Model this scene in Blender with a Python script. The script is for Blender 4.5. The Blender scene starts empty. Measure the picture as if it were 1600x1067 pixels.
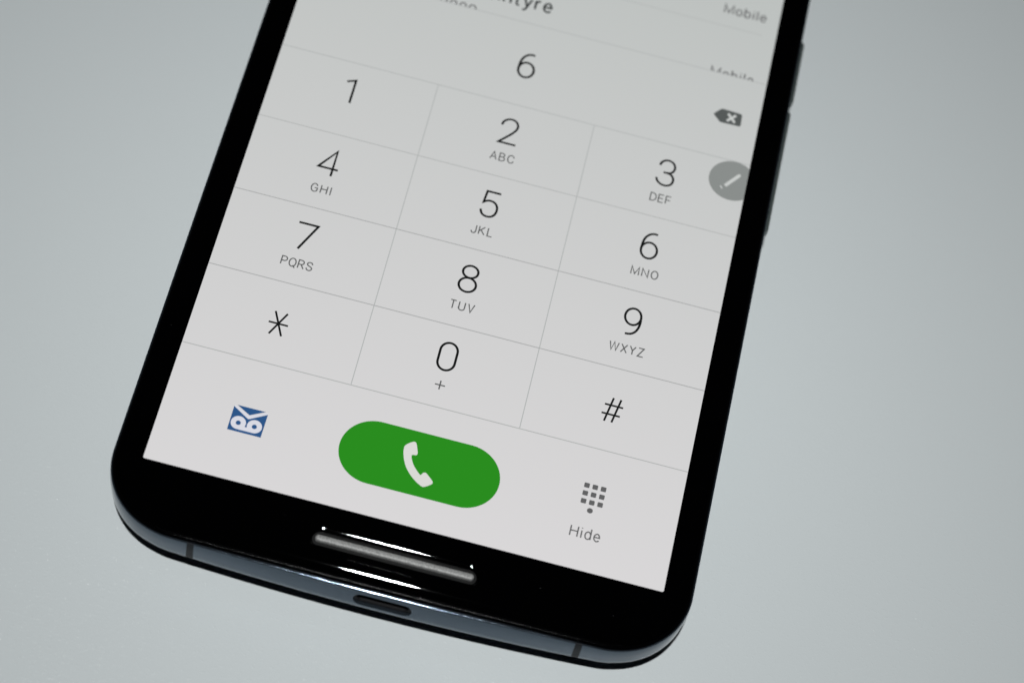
import bpy, bmesh, math, random
from mathutils import Matrix, Vector

# ------------------------------------------------------------------ camera, light, exposure
scn = bpy.context.scene
C = scn.collection
MM = 0.001
CX, ZG = 37.1, 10.6           # display frame (mm): x from left edge of the display, y up, z above the glass


def W(x, y, z=0.0):
    return Vector(((x - CX) * MM, y * MM, (z + ZG) * MM))


cam_d = bpy.data.cameras.new('camera')
cam = bpy.data.objects.new('camera', cam_d)
C.objects.link(cam)
scn.camera = cam
_M = Matrix(((0.9681728518629595, -0.2502253293747051, -0.005349154589137303),
             (0.2071880764887671, 0.813276679126568, -0.5437408795990498),
             (0.14040808337265676, 0.5253268770257086, 0.8392361064655154)))
cam.matrix_world = Matrix.Translation(W(43.34094, -174.70177, 321.58266)) @ _M.to_4x4()
cam_d.sensor_width = 36.0
cam_d.lens = 4130.405 / 1600 * 36
cam_d.clip_start = 0.01
cam_d.clip_end = 50
cam_d.dof.use_dof = True
cam_d.dof.focus_distance = 0.379
cam_d.dof.aperture_fstop = 17.5

world = bpy.data.worlds.new('World')
scn.world = world
world.use_nodes = True
bgn = world.node_tree.nodes['Background']
bgn.inputs[0].default_value = (0.85, 0.95, 1.0, 1)
bgn.inputs[1].default_value = 0.003

ld = bpy.data.lights.new('ceiling_lamp', 'AREA')
ld.shape = 'DISK'
ld.size = 0.036
ld.energy = 0.258
ld.spread = math.radians(32)   # beam narrowed to imitate lens vignetting: brightest under its axis
ld.color = (0.98, 1.0, 1.0)
lamp = bpy.data.objects.new('ceiling_lamp', ld)
C.objects.link(lamp)
lamp.location = W(15, -300, 960)
lamp.rotation_euler = (W(43, 40, 0) - lamp.location).to_track_quat('-Z', 'Y').to_euler()

scn.view_settings.view_transform = 'Standard'
scn.view_settings.look = 'None'
scn.view_settings.exposure = 0
scn.view_settings.gamma = 1
random.seed(5)


# ------------------------------------------------------------------ materials
def srgb(r, g, b):
    return tuple(((c / 255) / 12.92 if c <= 10 else (((c / 255) + 0.055) / 1.055) ** 2.4) for c in (r, g, b)) + (1,)


def mat(name, base=(0.5, 0.5, 0.5, 1), rough=0.5, metal=0.0, emit=None, estr=1.0, spec=0.5, coat=0.0):
    m = bpy.data.materials.new(name)
    m.use_nodes = True
    p = m.node_tree.nodes['Principled BSDF']
    p.inputs['Base Color'].default_value = base
    p.inputs['Roughness'].default_value = rough
    p.inputs['Metallic'].default_value = metal
    p.inputs['Specular IOR Level'].default_value = spec
    if coat:
        p.inputs['Coat Weight'].default_value = coat
        p.inputs['Coat Roughness'].default_value = 0.06
    if emit:
        p.inputs['Emission Color'].default_value = emit
        p.inputs['Emission Strength'].default_value = estr
    return m


def nodes(m):
    return m.node_tree.nodes, m.node_tree.links, m.node_tree.nodes['Principled BSDF']


def add_noise_bump(m, scale, dist, detail=3, strength=1.0, voronoi=False):
    n, l, p = nodes(m)
    tc = n.new('ShaderNodeTexCoord')
    t = n.new('ShaderNodeTexVoronoi' if voronoi else 'ShaderNodeTexNoise')
    t.inputs['Scale'].default_value = scale
    if not voronoi:
        t.inputs['Detail'].default_value = detail
    b = n.new('ShaderNodeBump')
    b.inputs['Distance'].default_value = dist
    b.inputs['Strength'].default_value = strength
    l.new(tc.outputs['Object'], t.inputs['Vector'])
    l.new(t.outputs[0], b.inputs['Height'])
    l.new(b.outputs['Normal'], p.inputs['Normal'])
    return t


def rough_noise(m, scale, lo, hi):
    n, l, p = nodes(m)
    tc = n.new('ShaderNodeTexCoord')
    t = n.new('ShaderNodeTexNoise')
    t.inputs['Scale'].default_value = scale
    t.inputs['Detail'].default_value = 4
    r = n.new('ShaderNodeMapRange')
    r.inputs['From Min'].default_value = 0.3
    r.inputs['From Max'].default_value = 0.7
    r.inputs['To Min'].default_value = lo
    r.inputs['To Max'].default_value = hi
    l.new(tc.outputs['Object'], t.inputs['Vector'])
    l.new(t.outputs[0], r.inputs['Value'])
    l.new(r.outputs[0], p.inputs['Roughness'])


# white tabletop: fine orange-peel lacquer
m_table = mat('white_table', (0.70, 0.755, 0.765, 1), 0.5, spec=0.5)
n, l, p = nodes(m_table)
tc = n.new('ShaderNodeTexCoord')
t1 = n.new('ShaderNodeTexNoise'); t1.inputs['Scale'].default_value = 1900; t1.inputs['Detail'].default_value = 3; t1.inputs['Roughness'].default_value = 0.6
t2 = n.new('ShaderNodeTexNoise'); t2.inputs['Scale'].default_value = 60; t2.inputs['Detail'].default_value = 2
mx = n.new('ShaderNodeMath'); mx.operation = 'MULTIPLY_ADD'; mx.inputs[1].default_value = 0.10
b = n.new('ShaderNodeBump'); b.inputs['Distance'].default_value = 0.000010; b.inputs['Strength'].default_value = 1.0
l.new(tc.outputs['Object'], t1.inputs['Vector']); l.new(tc.outputs['Object'], t2.inputs['Vector'])
pr = n.new('ShaderNodeMapRange'); pr.interpolation_type = 'SMOOTHSTEP'
pr.inputs['From Min'].default_value = 0.56; pr.inputs['From Max'].default_value = 0.74
l.new(t1.outputs[0], pr.inputs['Value'])
l.new(t1.outputs[0], mx.inputs[0]); l.new(pr.outputs[0], mx.inputs[2])
l.new(mx.outputs[0], b.inputs['Height']); l.new(b.outputs['Normal'], p.inputs['Normal'])
b2 = n.new('ShaderNodeBump'); b2.inputs['Distance'].default_value = 0.00016; b2.inputs['Strength'].default_value = 1.0
l.new(t1.outputs[0], b2.inputs['Height']); l.new(b2.outputs['Normal'], p.inputs['Coat Normal'])
p.inputs['Coat Weight'].default_value = 0.5; p.inputs['Coat Roughness'].default_value = 0.15
t3 = n.new('ShaderNodeTexNoise'); t3.inputs['Scale'].default_value = 9; t3.inputs['Detail'].default_value = 3
mc = n.new('ShaderNodeMix'); mc.data_type = 'RGBA'
mc.inputs[6].default_value = (0.695, 0.740, 0.752, 1); mc.inputs[7].default_value = (0.712, 0.757, 0.766, 1)
l.new(tc.outputs['Object'], t3.inputs['Vector']); l.new(t3.outputs[0], mc.inputs[0]); l.new(mc.outputs[2], p.inputs['Base Color'])

m_glass = mat('black_glass', (0.0003, 0.0003, 0.0004, 1), 0.012, spec=0.5)
m_gasket = mat('black_gasket', (0.0008, 0.0008, 0.001, 1), 0.10, spec=0.02)
add_noise_bump(m_gasket, 2500, 0.00003)
m_frame = mat('blue_grey_metal', (0.084, 0.108, 0.136, 1), 0.27, metal=0.82)
rough_noise(m_frame, 900, 0.05, 0.10)
add_noise_bump(m_frame, 4200, 0.000005, detail=2)
m_button = mat('button_metal', (0.085, 0.105, 0.10, 1), 0.28, metal=0.3)
m_band = mat('antenna_plastic', (0.005, 0.007, 0.010, 1), 0.5, spec=0.2)
m_back = mat('dark_back_plastic', (0.002, 0.003, 0.006, 1), 0.9, spec=0.05)
m_mesh = mat('speaker_mesh', (0.055, 0.055, 0.055, 1), 0.5, metal=0.15)
t = add_noise_bump(m_mesh, 4200, 0.00005, detail=2)
n, l, p = nodes(m_mesh)
cr = n.new('ShaderNodeMapRange')
cr.inputs['From Min'].default_value = 0.3; cr.inputs['From Max'].default_value = 0.7
mm_ = n.new('ShaderNodeMix'); mm_.data_type = 'RGBA'
mm_.inputs[6].default_value = (0.20, 0.20, 0.198, 1); mm_.inputs[7].default_value = (0.46, 0.46, 0.45, 1)
l.new(t.outputs[0], cr.inputs['Value']); l.new(cr.outputs[0], mm_.inputs[0]); l.new(mm_.outputs[2], p.inputs['Base Color'])
m_recess = mat('recess_plastic', (0.008, 0.008, 0.008, 1), 0.55, spec=0.3)
m_port = mat('port_liner', (0.002, 0.002, 0.003, 1), 0.5)
m_steel = mat('port_steel', (0.35, 0.36, 0.38, 1), 0.3, metal=1.0)


# a light-emitting panel grows dimmer and a touch greener the more obliquely it is seen
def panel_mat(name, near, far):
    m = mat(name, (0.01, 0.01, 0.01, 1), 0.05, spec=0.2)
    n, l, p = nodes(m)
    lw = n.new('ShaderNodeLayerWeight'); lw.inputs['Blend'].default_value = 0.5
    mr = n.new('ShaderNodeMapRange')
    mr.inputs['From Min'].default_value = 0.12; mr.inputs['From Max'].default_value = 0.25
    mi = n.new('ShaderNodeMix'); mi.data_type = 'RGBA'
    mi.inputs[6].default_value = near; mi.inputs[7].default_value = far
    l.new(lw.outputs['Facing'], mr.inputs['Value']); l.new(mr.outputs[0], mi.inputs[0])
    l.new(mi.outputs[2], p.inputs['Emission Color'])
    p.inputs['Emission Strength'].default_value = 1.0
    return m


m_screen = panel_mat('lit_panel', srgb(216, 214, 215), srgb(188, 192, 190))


def ink(name, r, g, b):
    return mat(name, (0.005, 0.005, 0.005, 1), 0.3, emit=srgb(r, g, b), spec=0.1)


m_black = ink('ink_black', 14, 16, 16)
m_grey = ink('ink_grey', 92, 93, 93)
m_name = ink('ink_name', 46, 50, 50)
m_label = ink('ink_label', 98, 98, 99)
m_line = ink('ink_line', 176, 178, 177)
m_linec = ink('ink_line_crisp', 168, 169, 169)
m_linef = ink('ink_line_faint', 176, 179, 178)
m_icon = ink('ink_icon', 96, 96, 97)
m_del = ink('ink_delete', 84, 88, 87)
m_blue = ink('ink_blue', 42, 84, 134)
m_pale = ink('ink_pale', 216, 217, 226)
m_green = ink('ink_green', 37, 139, 24)
m_white = ink('ink_white', 217, 217, 213)
m_disc = ink('ink_disc', 137, 141, 139)
m_pen = ink('ink_pen', 198, 201, 199)


# ------------------------------------------------------------------ mesh helpers
def link(name, me, m, parent=None, smooth=None):
    if m:
        me.materials.append(m)
    if smooth is not None:
        me.polygons.foreach_set('use_smooth', [True] * len(me.polygons))
        me.set_sharp_from_angle(angle=math.radians(smooth))
    o = bpy.data.objects.new(name, me)
    C.objects.link(o)
    if parent:
        o.parent = parent
        o.matrix_parent_inverse = Matrix.Identity(4)
    return o


def from_bm(name, bm, m, parent=None, smooth=None):
    bmesh.ops.recalc_face_normals(bm, faces=bm.faces)
    me = bpy.data.meshes.new(name)
    bm.to_mesh(me)
    bm.free()
    return link(name, me, m, parent, smooth)


PO = W(37.1, 67.3, -ZG)         # phone origin on the table


def L(x, y, z=0.0):             # local coordinates of the phone
    return W(x, y, z) - PO


phone = bpy.data.objects.new('smartphone', None)
phone.empty_display_size = 0.02
C.objects.link(phone)
phone.location = PO
phone['label'] = 'black smartphone lying face up with a lit dial pad, on the white tabletop'
phone['category'] = 'smartphone'

# tabletop
bm = bmesh.new()
bmesh.ops.create_grid(bm, x_segments=1, y_segments=1, size=0.9)
bmesh.ops.translate(bm, verts=bm.verts, vec=(0, 0.15, 0))
r = bmesh.ops.extrude_face_region(bm, geom=bm.faces[:])
bmesh.ops.translate(bm, verts=[v for v in r['geom'] if isinstance(v, bmesh.types.BMVert)], vec=(0, 0, -0.025))
tb = from_bm('tabletop', bm, m_table)
tb['kind'] = 'structure'

# ------------------------------------------------------------------ phone outline
A, R0, YB, SH = 41.25, 11.0, -10.0, 131.9
CY = SH / 2
HB = CY - YB                    # half height at the corner tangents


def base_outline(rr=R0):
    """lower half outline (x', y') about the phone centre and its normals, left to right; mirrored for the top"""
    P = []
    n = 24
    for i in range(n):                       # left-bottom corner
        a = math.pi + (math.pi / 2) * i / n
        P.append((-A + rr + rr * math.cos(a), -HB + rr + rr * math.sin(a), math.cos(a), math.sin(a)))
    k = 48
    for i in range(k + 1):
        x = (-A + rr) + (2 * (A - rr)) * i / k
        P.append((x, -HB, 0, -1))
    for i in range(1, n + 1):
        a = 1.5 * math.pi + (math.pi / 2) * i / n
        P.append((A - rr + rr * math.cos(a), -HB + rr + rr * math.sin(a), math.cos(a), math.sin(a)))
    s = 24
    yl = HB - rr
    side = [(A, -yl + 2 * yl * i / s, 1, 0) for i in range(1, s)]
    low = P + side
    up = [(-x, -y, -nx, -ny) for x, y, nx, ny in low]
    return low + up


OUT = base_outline()


def bulge(x):
    t = abs(x) / (A - R0 + 3)
    return max(0.0, 1 - t * t)


def ring(off, z, bow=0.2):
    r = []
    for x, y, nx, ny in OUT:
        px, py = x + nx * off, y + ny * off
        s = -1 if y < 0 else 1
        if abs(ny) > 0.5:
            py += s * bow * bulge(px) * min(1, (abs(ny) - 0.5) * 2)
        r.append(L(px + 37.08, py + CY, z))
    return r


def loft(bm, rings, close=False):
    vs = [[bm.verts.new(p) for p in r] for r in rings]
    n = len(vs[0])
    pairs = list(zip(vs, vs[1:])) + ([(vs[-1], vs[0])] if close else [])
    for a, b_ in pairs:
        for i in range(n):
            j = (i + 1) % n
            bm.faces.new((a[i], a[j], b_[j], b_[i]))
    return vs


# ---- cover glass: flat field rolling down at the rim, with a sunk slot for each speaker bar
GE = -0.55                       # rim inset from the outline
RG = 6.0
grings = []
for i in range(15):
    d = 3.3 * (1 - i / 14)       # distance from rim
    s = 3.3 - d
    grings.append((GE - d, -(RG - math.sqrt(RG * RG - s * s))))
bm = bmesh.new()
vs = loft(bm, [ring(o, z) for o, z in grings] + [ring(GE + 0.03, -1.05), ring(GE - 0.1, -1.5)])
inner = vs[0]


def pill(cx, cy, hx, hy, n=20):
    P = []
    st = [-0.96, -0.8, -0.4, 0, 0.4, 0.8, 0.96]
    for i in range(n + 1):
        a = -math.pi / 2 + math.pi * i / n
        P.append((cx + hx - hy + hy * math.cos(a), cy + hy * math.sin(a)))
    P += [(cx - t * (hx - hy), cy + hy) for t in st]
    for i in range(n + 1):
        a = math.pi / 2 + math.pi * i / n
        P.append((cx - hx + hy + hy * math.cos(a), cy + hy * math.sin(a)))
    P += [(cx + t * (hx - hy), cy - hy) for t in st]
    return P


SLOTS = [(37.1, -5.15), (37.1, SH + 5.15)]
edges = [bm.edges.get((inner[i], inner[(i + 1) % len(inner)])) for i in range(len(inner))]
for (sx, sy) in SLOTS:
    prev = None
    for k in range(9):           # quarter-round rolling down into the slot
        a = math.radians(42) * k / 8
        rr = 1.6
        P = pill(sx, sy, 12.75 - rr * math.sin(a), 2.22 - rr * math.sin(a))
        loop = [bm.verts.new(L(x, y, -rr * (1 - math.cos(a)))) for x, y in P]
        if prev is None:
            for i in range(len(loop)):
                edges.append(bm.edges.new((loop[i], loop[(i + 1) % len(loop)])))
        else:
            for i in range(len(loop)):
                j = (i + 1) % len(loop)
                bm.faces.new((prev[i], prev[j], loop[j], loop[i]))
        prev = loop
    P = pill(sx, sy, 11.62, 1.09)
    loop = [bm.verts.new(L(x, y, -0.48)) for x, y in P]
    for i in range(len(loop)):
        j = (i + 1) % len(loop)
        bm.faces.new((prev[i], prev[j], loop[j], loop[i]))
    bm.faces.new(loop)
bmesh.ops.triangle_fill(bm, use_beauty=True, use_dissolve=False, edges=edges)
from_bm('front_glass', bm, m_glass, phone, smooth=24)

# ---- gasket between glass and frame
bm = bmesh.new()
loft(bm, [ring(GE - 0.15, -1.6), ring(GE + 0.05, -1.12), ring(GE + 0.12, -1.04), ring(GE + 0.2, -1.04),
          ring(-0.2, -1.16), ring(-0.06, -1.26), ring(0.0, -1.5), ring(-0.1, -2.0)], close=True)
from_bm('rim_gasket', bm, m_gasket, phone, smooth=50)

# ---- metal frame (closed ring), charging port cut through it
FP = [(0.01, -1.36, .22), (0.05, -1.31, .30), (0.12, -1.31, .36), (0.17, -1.335, .42), (0.205, -1.38, .46), (0.22, -1.47, .49),
      (0.27, -2.2, .62), (0.26, -3.2, .80), (0.17, -4.3, 1.03), (0.14, -4.95, 1.13), (0.08, -5.18, 1.13), (-0.25, -5.2, .9)]
bm = bmesh.new()
loft(bm, [ring(*f) for f in FP] + [ring(-2.2, -5.2, .5), ring(-2.2, -1.7, .2), ring(-0.1, -1.7, .2)], close=True)
frame = from_bm('metal_frame', bm, m_frame, phone, smooth=35)


def prism_y(P, y0, y1):
    """closed prism from an x-z polygon"""
    bm = bmesh.new()
    a = [bm.verts.new(L(x, y0, z)) for x, z in P]
    b_ = [bm.verts.new(L(x, y1, z)) for x, z in P]
    bm.faces.new(a); bm.faces.new(b_[::-1])
    for i in range(len(P)):
        j = (i + 1) % len(P)
        bm.faces.new((a[i], a[j], b_[j], b_[i]))
    bmesh.ops.recalc_face_normals(bm, faces=bm.faces)
    return bm


PORT = pill(37.1, -3.35, 4.15, 1.15, 12)
cut = from_bm('port_cutter', prism_y(PORT, -14, -6), None)
cut.location = PO
bpy.context.view_layer.update()
md = frame.modifiers.new('port', 'BOOLEAN')
md.operation = 'DIFFERENCE'; md.object = cut; md.solver = 'EXACT'
dg = bpy.context.evaluated_depsgraph_get()
me = bpy.data.meshes.new_from_object(frame.evaluated_get(dg))
frame.modifiers.clear()
frame.data = me
me.set_sharp_from_angle(angle=math.radians(35))
bpy.data.objects.remove(cut)

# port: open cup, tongue and contacts
bm = bmesh.new()
P1, P2 = pill(37.1, -3.35, 4.17, 1.17, 12), pill(37.1, -3.35, 3.75, 0.85, 12)
R1 = [L(x, -10.75 - .0, z) for x, z in P1]
rs = [R1, [L(x, -10.6, z) for x, z in P2], [L(x, -7.2, z) for x, z in P2]]
vs = loft(bm, rs)
bm.faces.new(vs[-1])
port = from_bm('charging_port', bm, m_port, phone)
bm = prism_y([(34.6, -3.35), (39.6, -3.35), (39.6, -2.95), (34.6, -2.95)], -10.2, -7.3)
from_bm('tongue', bm, m_port, port)
for i in range(5):
    x = 35.3 + i * 0.85
    from_bm('contact', prism_y([(x, -3.42), (x + .3, -3.42), (x + .3, -3.36), (x, -3.36)], -10.15, -7.4), m_steel, port)
bm = bmesh.new()
P3, P4 = pill(37.1, -3.35, 3.74, 0.84, 12), pill(37.1, -3.35, 3.60, 0.70, 12)
loft(bm, [[L(x, -10.05, z) for x, z in P3], [L(x, -10.05, z) for x, z in P4], [L(x, -7.3, z) for x, z in P4], [L(x, -7.3, z) for x, z in P3]], close=True)
from_bm('port_shell', bm, m_steel, port, smooth=40)


# ---- antenna bands: plastic inserts across the frame
def band(xc, top):
    s = 1 if top else -1
    rings_ = []
    for x in (xc - 0.5, xc - 0.17, xc + 0.17, xc + 0.5):
        xp = x - 37.08
        # nearest outline points to interpolate normals on the straight run
        r_ = []
        for off, z, bow in FP:
            y = CY + s * (HB + off + 0.02 + bow * bulge(xp))
            r_.append(L(x, y, z))
        r_.append(L(x, CY + s * (HB - 0.6), -5.19))
        r_.append(L(x, CY + s * (HB - 0.6), -1.4))
        rings_.append(r_)
    bm = bmesh.new()
    vs = loft(bm, rings_)
    bm.faces.new(vs[0]); bm.faces.new(vs[-1])
    from_bm('antenna_band', bm, m_band, phone, smooth=35)


for xc in (9.75, 64.45):
    band(xc, False)
    band(xc, True)

# ---- curved back shell touching the table along its middle
bm = bmesh.new()
rings_ = [ring(-0.3, -5.16, .9), ring(-0.45, -5.3, .9)]
base = ring(-0.45, -5.3, .9)
c0 = L(37.08, CY, -5.3)
for i in range(1, 17):
    s = 0.97 * i / 16
    z = -5.29 * (1 - (1 - s) ** 2.3)
    rings_.append([Vector((c0.x + (p_.x - c0.x) * (1 - s), c0.y + (p_.y - c0.y) * (1 - s), c0.z + z * MM)) for p_ in base])
vs = loft(bm, rings_)
bm.faces.new(vs[-1])
bm.faces.new(vs[0])
from_bm('back_shell', bm, m_back, phone, smooth=40)


# ---- side buttons
def side_button(name, y0, y1, notch):
    bm = bmesh.new()
    prof = [(78.2, -1.62), (78.62, -1.64), (78.95, -1.78), (79.08, -2.05), (79.12, -2.9), (79.08, -3.7), (78.92, -4.1), (78.5, -4.25), (78.2, -4.28)]
    ys = []
    n = 6
    for i in range(n + 1):
        a = math.pi / 2 * i / n
        ys.append((y0 + 0.45 * (1 - math.cos(a)), math.sin(a)))
    ys += [(notch - 0.22, 1), (notch - 0.08, .5), (notch + 0.08, .5), (notch + 0.22, 1)]
    ys += [(y1 - (yy - y0), k) for yy, k in ys[:n + 1][::-1]]
    zc = -2.95
    rg = []
    for y, k in ys:
        rg.append([L(78.2 + (x - 78.2) * k, y, zc + (z - zc) * (0.6 + 0.4 * k)) for x, z in prof])
    vs = [[bm.verts.new(p_) for p_ in r_] for r_ in rg]
    for a_, b_ in zip(vs, vs[1:]):
        for i in range(len(a_) - 1):
            bm.faces.new((a_[i], a_[i + 1], b_[i + 1], b_[i]))
        bm.faces.new((a_[0], b_[0], b_[-1], a_[-1]))
    bm.faces.new(vs[0]); bm.faces.new(vs[-1])
    from_bm(name, bm, m_button, phone, smooth=40)


side_button('power_button', 91.5, 103.9, 95.2)
side_button('volume_button', 65.9, 89.4, 69.1)

# ---- speaker bars with woven mesh
for k, (sx, sy) in enumerate(SLOTS):
    bm = bmesh.new()
    prof = [(0, -0.43), (0.0, -0.06), (0.05, 0.04), (0.15, 0.11), (0.3, 0.14)]
    rs = [[L(x, y, z) for x, y in pill(sx, sy, 11.2 - d, 0.46 - d, 16)] for d, z in prof]
    vs = loft(bm, rs)
    bm.faces.new(vs[-1])
    g = from_bm('speaker_grille', bm, m_mesh, phone, smooth=40)
    bm = bmesh.new()
    vs = loft(bm, [[L(x, y, z) for x, y in pill(sx, sy, 11.6, 1.07, 16)] for z in (-0.47, -0.43)])
    bm.faces.new(vs[-1])
    from_bm('grille_surround', bm, m_recess, g)

# ------------------------------------------------------------------ display
ZD = 0.03


def sheet(name, loops, m, parent, z, label=None):
    """flat sheet(s) from closed outlines in display mm; list of (outline, dz) or plain outlines"""
    bm = bmesh.new()
    for i, lp in enumerate(loops):
        vs = [bm.verts.new(L(x, y, z + i * 0.0025)) for x, y in lp]
        f = bm.faces.new(vs)
    for f in bm.faces:
        f.normal_update()
        if f.normal.z < 0:
            f.normal_flip()
    bmesh.ops.triangulate(bm, faces=[f for f in bm.faces if len(f.verts) > 4])
    me = bpy.data.meshes.new(name)
    bm.to_mesh(me); bm.free()
    o = link(name, me, m, parent)
    if label:
        o['label'] = label
    return o


def rrect(x0, y0, x1, y1, r, n=6):
    P = []
    for cx, cy, a0 in ((x1 - r, y0 + r, -90), (x1 - r, y1 - r, 0), (x0 + r, y1 - r, 90), (x0 + r, y0 + r, 180)):
        for i in range(n + 1):
            a = math.radians(a0 + 90 * i / n)
            P.append((cx + r * math.cos(a), cy + r * math.sin(a)))
    return P


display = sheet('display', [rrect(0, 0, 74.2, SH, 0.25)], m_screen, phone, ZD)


def ribbon_polys(path, w):
    """mitred constant-width quads along a path"""
    n = len(path)
    closed = n > 3 and math.dist(path[0], path[-1]) < 1e-6
    pts = path[:-1] if closed else path
    n = len(pts)
    left, right = [], []
    for i, (x, y) in enumerate(pts):
        if closed or 0 < i < n - 1:
            a, c = pts[(i - 1) % n], pts[(i + 1) % n]
            d1 = Vector((x - a[0], y - a[1])).normalized(); d2 = Vector((c[0] - x, c[1] - y)).normalized()
            t = (d1 + d2)
            if t.length < 1e-4:
                t = d1
            t.normalize()
            nn = Vector((-t.y, t.x)); s = 1 / max(0.42, nn.dot(Vector((-d1.y, d1.x))))
        else:
            a, c = (pts[0], pts[1]) if i == 0 else (pts[-2], pts[-1])
            t = Vector((c[0] - a[0], c[1] - a[1])).normalized(); nn = Vector((-t.y, t.x)); s = 1
        left.append((x + nn.x * s * w / 2, y + nn.y * s * w / 2)); right.append((x - nn.x * s * w / 2, y - nn.y * s * w / 2))
    q = []
    for i in range(n if closed else n - 1):
        j = (i + 1) % n
        q.append((right[i], right[j], left[j], left[i]))
    return q


def stroke_mesh(name, paths, w, m, parent, z, clip_y=None, label=None):
    bm = bmesh.new()
    for k, path in enumerate(paths):
        cache = {}

        def V(p_):
            key = (round(p_[0], 5), round(p_[1], 5))
            if key not in cache:
                cache[key] = bm.verts.new(L(p_[0], p_[1], z + k * 0.003))
            return cache[key]
        for q in ribbon_polys(path, w):
            v4 = [V(p_) for p_ in q]
            if len(set(v4)) == 4:
                try:
                    bm.faces.new(v4)
                except ValueError:
                    pass
    if clip_y is not None:
        bmesh.ops.bisect_plane(bm, geom=bm.verts[:] + bm.edges[:] + bm.faces[:], plane_co=L(0, clip_y, 0), plane_no=(0, -1, 0), clear_outer=True)
    for f in bm.faces:
        f.normal_update()
        if f.normal.z < 0:
            f.normal_flip()
    me = bpy.data.meshes.new(name)
    bm.to_mesh(me); bm.free()
    o = link(name, me, m, parent)
    if label:
        o['label'] = label
    return o


def spline(P, closed=False, n=7):
    """Catmull-Rom through the points"""
    out = []
    N = len(P)
    rng = range(N) if closed else range(N - 1)
    for i in rng:
        if closed:
            p0, p1, p2, p3 = P[(i - 1) % N], P[i], P[(i + 1) % N], P[(i + 2) % N]
        else:
            p1, p2 = P[i], P[i + 1]
            p0 = P[i - 1] if i else (2 * p1[0] - p2[0], 2 * p1[1] - p2[1])
            p3 = P[i + 2] if i + 2 < N else (2 * p2[0] - p1[0], 2 * p2[1] - p1[1])
        for k in range(n):
            t = k / n
            out.append(tuple(0.5 * (2 * p1[c] + (p2[c] - p0[c]) * t + (2 * p0[c] - 5 * p1[c] + 4 * p2[c] - p3[c]) * t * t
                                    + (3 * p1[c] - p0[c] - 3 * p2[c] + p3[c]) * t ** 3) for c in (0, 1)))
    out.append(P[0] if closed else P[-1])
    return out


def ell(cx, cy, rx, ry, a0=0, a1=360, n=28):
    return [(cx + rx * math.cos(math.radians(a0 + (a1 - a0) * i / n)), cy + ry * math.sin(math.radians(a0 + (a1 - a0) * i / n))) for i in range(n + 1)]


# digits in mm about the key's own point (column centre, row base line of the digit)
def sh(P, dx, dy):
    return [(x + dx, y + dy) for x, y in P]


def oval0(cx, y0, y1, hw):
    r = hw
    return ell(cx, y1 - r * 1.12, r, r * 1.12, 0, 180, 20) + ell(cx, y0 + r * 1.12, r, r * 1.12, 180, 360, 20) + [(cx + r, y1 - r * 1.12)]


DIG = {
    '1': [[(11.2, 71.9), (12.5, 72.45), (12.5, 68.0)]],
    '2': [spline([(35.74, 71.35), (35.93, 72.05), (36.50, 72.58), (37.15, 72.72), (37.82, 72.45), (38.2, 71.75), (38.10, 70.95), (37.5, 69.98), (36.7, 69.02)]) + [(35.86, 68.07), (38.55, 68.07)]],
    '3': [spline([(60.66, 71.45), (60.88, 72.08), (61.35, 72.52), (61.9, 72.65), (62.55, 72.42), (62.95, 71.85), (63.0, 71.2), (62.75, 70.6), (62.2, 70.3), (61.42, 70.26)]),
          spline([(61.9, 70.27), (62.55, 70.12), (63.02, 69.6), (63.12, 68.95), (62.85, 68.25), (62.3, 67.92), (61.65, 67.88), (61.05, 68.15), (60.68, 68.57), (60.52, 69.05)])],
    '4': [[(13.09, 53.93), (13.09, 58.62), (10.9, 55.25), (13.9, 55.25)]],
    '5': [[(38.4, 58.56), (36.31, 58.56)] + spline([(36.12, 56.45), (36.55, 56.78), (37.15, 56.92), (37.78, 56.73), (38.22, 56.2), (38.36, 55.5), (38.22, 54.7), (37.85, 54.2), (37.3, 53.98), (36.7, 54.06), (36.22, 54.42), (35.94, 55.1)])],
    '6': [spline([(62.72, 58.52), (62.2, 58.55), (61.6, 58.33), (61.05, 57.7), (60.75, 56.8), (60.64, 55.45)]),
          ell(61.86, 55.38, 1.22, 1.46)],
    '7': [[(10.75, 44.57), (13.66, 44.57), (11.66, 39.95)]],
    '8': [ell(37.0, 43.58, 1.14, 1.08), ell(37.0, 41.23, 1.28, 1.25)],
    '9': [ell(61.76, 43.12, 1.20, 1.46), spline([(62.96, 43.0), (62.98, 42.3), (62.85, 41.4), (62.5, 40.6), (61.9, 40.1), (61.07, 39.94)])],
    '0': [oval0(36.95, 26.0, 30.72, 1.26)],
    '*': [[(11.39, 28.56), (13.19, 24.62)], [(13.19, 28.56), (11.37, 24.60)], [(10.85, 26.57), (13.72, 26.57)]],
    '#': [[(61.62, 28.62), (60.92, 24.50)], [(62.74, 28.60), (62.02, 24.52)], [(60.52, 27.32), (63.24, 27.32)], [(60.32, 25.77), (63.04, 25.77)]],
}
SW = 0.36
for ch, paths in DIG.items():
    nm = {'*': 'key_star', '#': 'key_hash'}.get(ch, 'key_digit')
    stroke_mesh(nm, paths, SW if ch not in '*#' else 0.30, m_black, display, ZD + 0.008, label=None if ch in '*#' else 'thin black digit ' + ch)
stroke_mesh('entered_digit', [sh(p_, -24.75, 27.37) for p_ in DIG['6']], 0.39, m_black, display, ZD + 0.008, label='larger black digit 6 above the keys')

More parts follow.
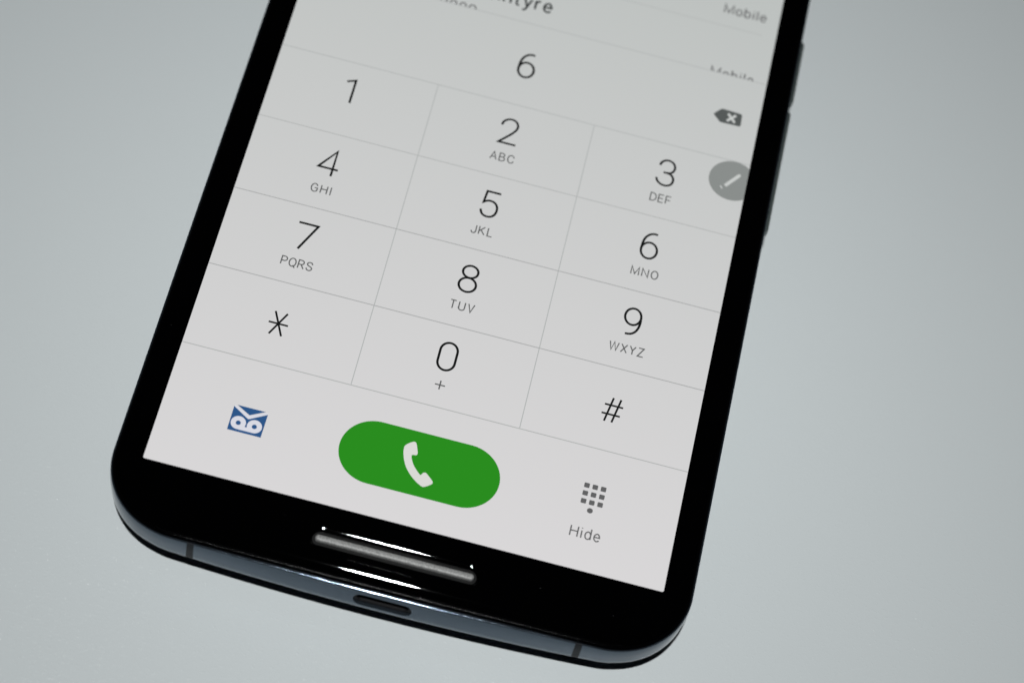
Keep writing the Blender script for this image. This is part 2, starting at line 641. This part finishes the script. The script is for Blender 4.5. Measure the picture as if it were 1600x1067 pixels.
# letters, cap height 1
LT = {
    'A': (.66, [[(0, 0), (.33, 1), (.66, 0)], [(.11, .32), (.55, .32)]]),
    'B': (.58, [[(.3, .52), (0, .52), (0, 1)] + ell(.27, .765, .235, .235, 90, -90, 10), [(0, .52), (0, 0)] + ell(.30, .265, .265, .265, -90, 90, 10)]),
    'C': (.64, [spline([(.64, .70), (.56, .9), (.36, 1), (.12, .88), (.02, .6), (.02, .4), (.12, .12), (.36, 0), (.56, .1), (.64, .30)])]),
    'D': (.62, [[(0, 0), (0, 1)] + ell(.22, .5, .40, .5, 90, -90, 14) + [(0, 0)]]),
    'E': (.52, [[(.52, 1), (0, 1), (0, 0), (.53, 0)], [(.02, .52), (.47, .52)]]),
    'F': (.52, [[(.52, 1), (0, 1), (0, 0)], [(.02, .49), (.46, .49)]]),
    'G': (.66, [spline([(.62, .74), (.52, .93), (.33, 1), (.12, .88), (.02, .6), (.02, .4), (.12, .12), (.35, 0), (.52, .04)]) + [(.65, .14), (.65, .48), (.36, .48)]]),
    'H': (.64, [[(0, 0), (0, 1)], [(.64, 0), (.64, 1)], [(.02, .52), (.62, .52)]]),
    'I': (.06, [[(.03, 0), (.03, 1)]]),
    'J': (.48, [[(.48, 1), (.48, .25)] + spline([(.46, .13), (.36, .02), (.22, -.01), (.08, .05), (0, .26)])]),
    'K': (.60, [[(0, 0), (0, 1)], [(.56, 1), (.03, .40)], [(.20, .57), (.60, 0)]]),
    'L': (.50, [[(0, 1), (0, 0), (.50, 0)]]),
    'M': (.80, [[(0, 0), (0, 1), (.40, .08), (.80, 1), (.80, 0)]]),
    'N': (.64, [[(0, 0), (0, 1), (.64, 0), (.64, 1)]]),
    'O': (.68, [ell(.34, .5, .34, .5)]),
    'P': (.56, [[(0, 0), (0, 1)] + ell(.29, .73, .27, .27, 90, -90, 12) + [(.02, .46)]]),
    'Q': (.68, [ell(.34, .5, .34, .5), [(.42, .16), (.66, -.14)]]),
    'R': (.60, [[(0, 0), (0, 1)] + ell(.29, .74, .26, .26, 90, -90, 12) + [(.02, .48)], [(.30, .48), (.60, 0)]]),
    'S': (.58, [spline([(.56, .74), (.48, .93), (.28, 1), (.08, .9), (.04, .74), (.12, .60), (.32, .51), (.50, .40), (.57, .26), (.50, .08), (.30, 0), (.08, .08), (.01, .28)])]),
    'T': (.60, [[(0, 1), (.60, 1)], [(.30, .98), (.30, 0)]]),
    'U': (.60, [[(0, 1), (0, .28)] + ell(.30, .28, .30, .28, 180, 360, 14) + [(.60, 1)]]),
    'V': (.62, [[(0, 1), (.31, 0), (.62, 1)]]),
    'W': (.94, [[(0, 1), (.23, 0), (.47, 1), (.71, 0), (.94, 1)]]),
    'X': (.60, [[(0, 1), (.60, 0)], [(.60, 1), (0, 0)]]),
    'Y': (.60, [[(0, 1), (.30, .48), (.60, 1)], [(.30, .46), (.30, 0)]]),
    'Z': (.58, [[(.01, 1), (.56, 1), (0, 0), (.58, 0)]]),
    'o': (.50, [ell(.25, .36, .25, .36)]),
    'b': (.48, [[(0, 1.04), (0, 0)], ell(.24, .36, .24, .36)]),
    'd': (.48, [[(.48, 1.04), (.48, 0)], ell(.24, .36, .24, .36)]),
    'i': (.06, [[(.03, .72), (.03, 0)], [(.03, 1.0), (.03, .91)]]),
    'l': (.06, [[(.03, 1.04), (.03, 0)]]),
    'e': (.48, [[(.02, .38), (.47, .38)] + spline([(.45, .52), (.34, .70), (.20, .71), (.05, .58), (0, .36), (.05, .14), (.20, .01), (.34, .02), (.46, .13)])]),
    'c': (.46, [spline([(.45, .52), (.36, .70), (.22, .72), (.06, .60), (0, .36), (.06, .12), (.22, 0), (.36, .02), (.45, .17)])]),
    'n': (.44, [[(0, .72), (0, 0)], spline([(0, .48), (.08, .65), (.24, .72), (.38, .66), (.44, .48), (.44, 0)])]),
    't': (.30, [[(.12, .92), (.12, .14)] + spline([(.14, .04), (.22, 0), (.31, .02)]), [(0, .71), (.30, .71)]]),
    'y': (.48, [[(0, .72), (.25, .02)], [(.48, .72), (.22, -.06)] + spline([(.18, -.18), (.08, -.26), (-.01, -.24)])]),
    'r': (.28, [[(0, .72), (0, 0)], spline([(0, .46), (.08, .64), (.2, .71), (.29, .70)])]),
    '2': (.52, [spline([(.02, .72), (.08, .9), (.26, 1), (.45, .9), (.48, .72), (.38, .5), (.2, .24)]) + [(0, 0), (.52, 0)]]),
    '8': (.52, [ell(.26, .74, .22, .26), ell(.26, .25, .26, .25)]),
    '0': (.50, [oval0(.25, 0, 1, .25)]),
    '-': (.3, [[(0, .42), (.3, .42)]]),
}


def word(name, text, h, x0, x1, yb, w, m, parent, clip_y=None, label=None):
    ws = [LT[c][0] for c in text]
    tot = sum(ws) * h
    gap = ((x1 - x0) - tot) / max(1, len(text) - 1)
    x = x0
    paths = []
    for c, cw in zip(text, ws):
        for st in LT[c][1]:
            paths.append([(x + px * h, yb + py * h) for px, py in st])
        x += cw * h + gap
    return stroke_mesh(name, paths, w, m, parent, ZD + 0.008, clip_y, label)


lw_ = 0.19
for txt, x0, x1, yb in (('ABC', 35.28, 38.85, 64.62), ('DEF', 60.28, 63.42, 64.58), ('GHI', 10.85, 13.85, 50.55), ('JKL', 35.42, 38.62, 50.55),
                        ('MNO', 59.95, 63.98, 50.55), ('PQRS', 9.92, 14.52, 36.68), ('TUV', 35.27, 38.85, 36.65), ('WXYZ', 59.28, 64.40, 36.62)):
    word('key_letters', txt, 1.43, x0, x1, yb, lw_, m_grey, display, label='small grey letters ' + txt)
stroke_mesh('plus_sign', [[(36.2, 23.4), (37.7, 23.4)], [(36.95, 22.65), (36.95, 24.15)]], 0.21, m_grey, display, ZD + 0.008)

# ---- divider lines
for yy, x1 in ((19.7, 74.2), (33.7, 74.2), (47.7, 74.2), (61.7, 74.2), (75.7, 74.2), (91.93, 74.2)):
    hw = 0.085
    stroke_mesh('divider_line', [[(0.02, yy), (x1 - 0.02, yy)]], hw * 1.8, (m_linec if 30 < yy < 50 else m_line) if yy < 70 else m_linef, display, ZD + 0.005)
stroke_mesh('list_line', [[(2.3, 101.5), (71.9, 101.5)]], 0.14, m_linef, display, ZD + 0.005)
for xx in (24.733, 49.467):
    stroke_mesh('column_line', [[(xx, 19.8), (xx, 75.6)]], 0.14, m_linef, display, ZD + 0.004)

# ---- call history above the keys
word('entry_type', 'Mobile', 1.75, 65.25, 72.0, 104.25, 0.24, m_label, display, label='grey word Mobile beside the upper entry')
word('entry_type', 'Mobile', 1.75, 65.20, 71.95, 91.15, 0.25, m_label, display, clip_y=91.98, label='lower Mobile cut off by the divider line')
word('entry_name', 'cIntyre', 2.45, 28.2, 38.5, 94.98, 0.35, m_name, display, label='dark surname of the upper entry')
word('entry_number', '2280', 2.1, 21.3, 27.0, 90.55, 0.24, m_label, display, clip_y=91.98, label='grey number cut off by the divider line')

# ---- icons
mail = sheet('envelope', [[(9.85, 11.60), (12.12, 10.17), (12.30, 10.10), (12.48, 10.17), (14.75, 11.55), (14.70, 7.70), (9.85, 7.70)],
                          [(10.25, 11.90), (14.35, 11.90), (12.29, 10.74)]], m_blue, display, ZD + 0.006, label='blue voicemail envelope icon')
sheet('envelope_tape', [[(10.03, 11.80), (12.20, 10.68), (12.38, 10.68), (14.6, 11.82), (14.8, 11.68), (12.38, 10.12), (12.22, 10.12), (9.87, 11.62)][::-1]] +
      [ell(11.10, 9.15, 1.07, 1.07)[:-1], ell(13.42, 9.15, 1.07, 1.07)[:-1], [(11.1, 8.08), (13.42, 8.08), (13.42, 8.72), (11.1, 8.72)]], m_pale, display, ZD + 0.012, label='white tape reels on the envelope icon')
sheet('reel_hole', [ell(11.10, 9.12, .36, .36)[:-1], ell(13.42, 9.12, .36, .36)[:-1]], m_blue, display, ZD + 0.03)
sheet('call_button', [pill(37.06, 9.97, 11.56, 5.10, 40)], m_green, display, ZD + 0.006, label='green pill shaped call button')
H = [(34.44, 12.30), (34.81, 12.76), (35.40, 13.22), (35.72, 13.26), (35.95, 13.00), (36.25, 12.19), (36.42, 11.65), (36.39, 11.33), (36.20, 11.20), (35.76, 11.12), (35.74, 10.72), (36.15, 9.84), (36.71, 9.11), (37.50, 8.36), (37.72, 8.48), (37.87, 8.76), (38.15, 8.88), (38.45, 8.73), (39.21, 8.06), (39.50, 7.70), (39.44, 7.36), (38.88, 6.86), (38.42, 6.60), (38.07, 6.63), (37.17, 7.15), (36.20, 7.96), (35.35, 9.00), (34.78, 10.14), (34.47, 11.16), (34.38, 11.90)]
sheet('handset_icon', [spline(H, True, 4)[:-1]], m_white, display, ZD + 0.014)
for r_ in range(3):
    for c_ in range(3):
        x, y = 60.62 + 1.2 * c_, 13.46 - 1.285 * r_
        sheet('keypad_dot', [rrect(x - .39, y - .39, x + .39, y + .39, .12)], m_icon, display, ZD + 0.006)
sheet('keypad_dot', [ell(61.80, 9.58, .42, .42)[:-1]], m_icon, display, ZD + 0.006, label='round dot below the square ones')
word('hide_label', 'Hide', 1.63, 59.75, 63.95, 5.03, 0.20, m_label, display)
sheet('delete_icon', [[(66.98, 83.73)] + [(68.0, 85.02), (68.3, 85.14)] + [(71.2, 84.98), (71.42, 84.80), (71.50, 82.75), (71.35, 82.52), (68.40, 82.44), (68.15, 82.52)]], m_del, display, ZD + 0.006, label='dark backspace arrow')
stroke_mesh('delete_cross', [[(69.25, 84.45), (70.5, 83.0)], [(70.5, 84.45), (69.25, 83.0)]], 0.42, m_pen, display, ZD + 0.013)
# pen button, cut by the display edge
dc = [(min(x, 74.18), y) for x, y in ell(72.0, 71.95, 3.70, 3.70, 0, 360, 80)[:-1]]
dc = [q_ for i, q_ in enumerate(dc) if q_[0] < 74.18 or dc[i - 1][0] < 74.18 or dc[(i + 1) % len(dc)][0] < 74.18]
sheet('pen_button', [dc], m_disc, display, ZD + 0.016, label='grey round pen button at the right edge')
stroke_mesh('pen_icon', [[(71.02, 70.72), (72.85, 73.22)], [(70.42, 70.22), (70.58, 70.36)]], 0.56, m_pen, display, ZD + 0.022)
stroke_mesh('pen_tip', [ell(72.87, 73.25, .12, .12)], .25, m_pen, display, ZD + 0.022)

# a few specks of dust on the glass
m_dust = mat('dust', (0.35, 0.35, 0.36, 1), 0.8)
for x, y, z, rr in ((31.9, -7.1, -0.16, 0.055), (41.9, -9.72, -1.0, 0.07), (57.5, -4.2, 0.0, 0.03), (21.0, -3.0, 0.0, 0.03), (68.0, -5.5, 0.0, 0.035), (-2.2, 22.0, -0.1, 0.03)):
    bm = bmesh.new()
    bmesh.ops.create_icosphere(bm, subdivisions=1, radius=rr * MM)
    for v in bm.verts:
        v.co *= random.uniform(0.6, 1.3)
        v.co += L(x, y, z + rr * 0.5)
    from_bm('dust_speck', bm, m_dust, phone)
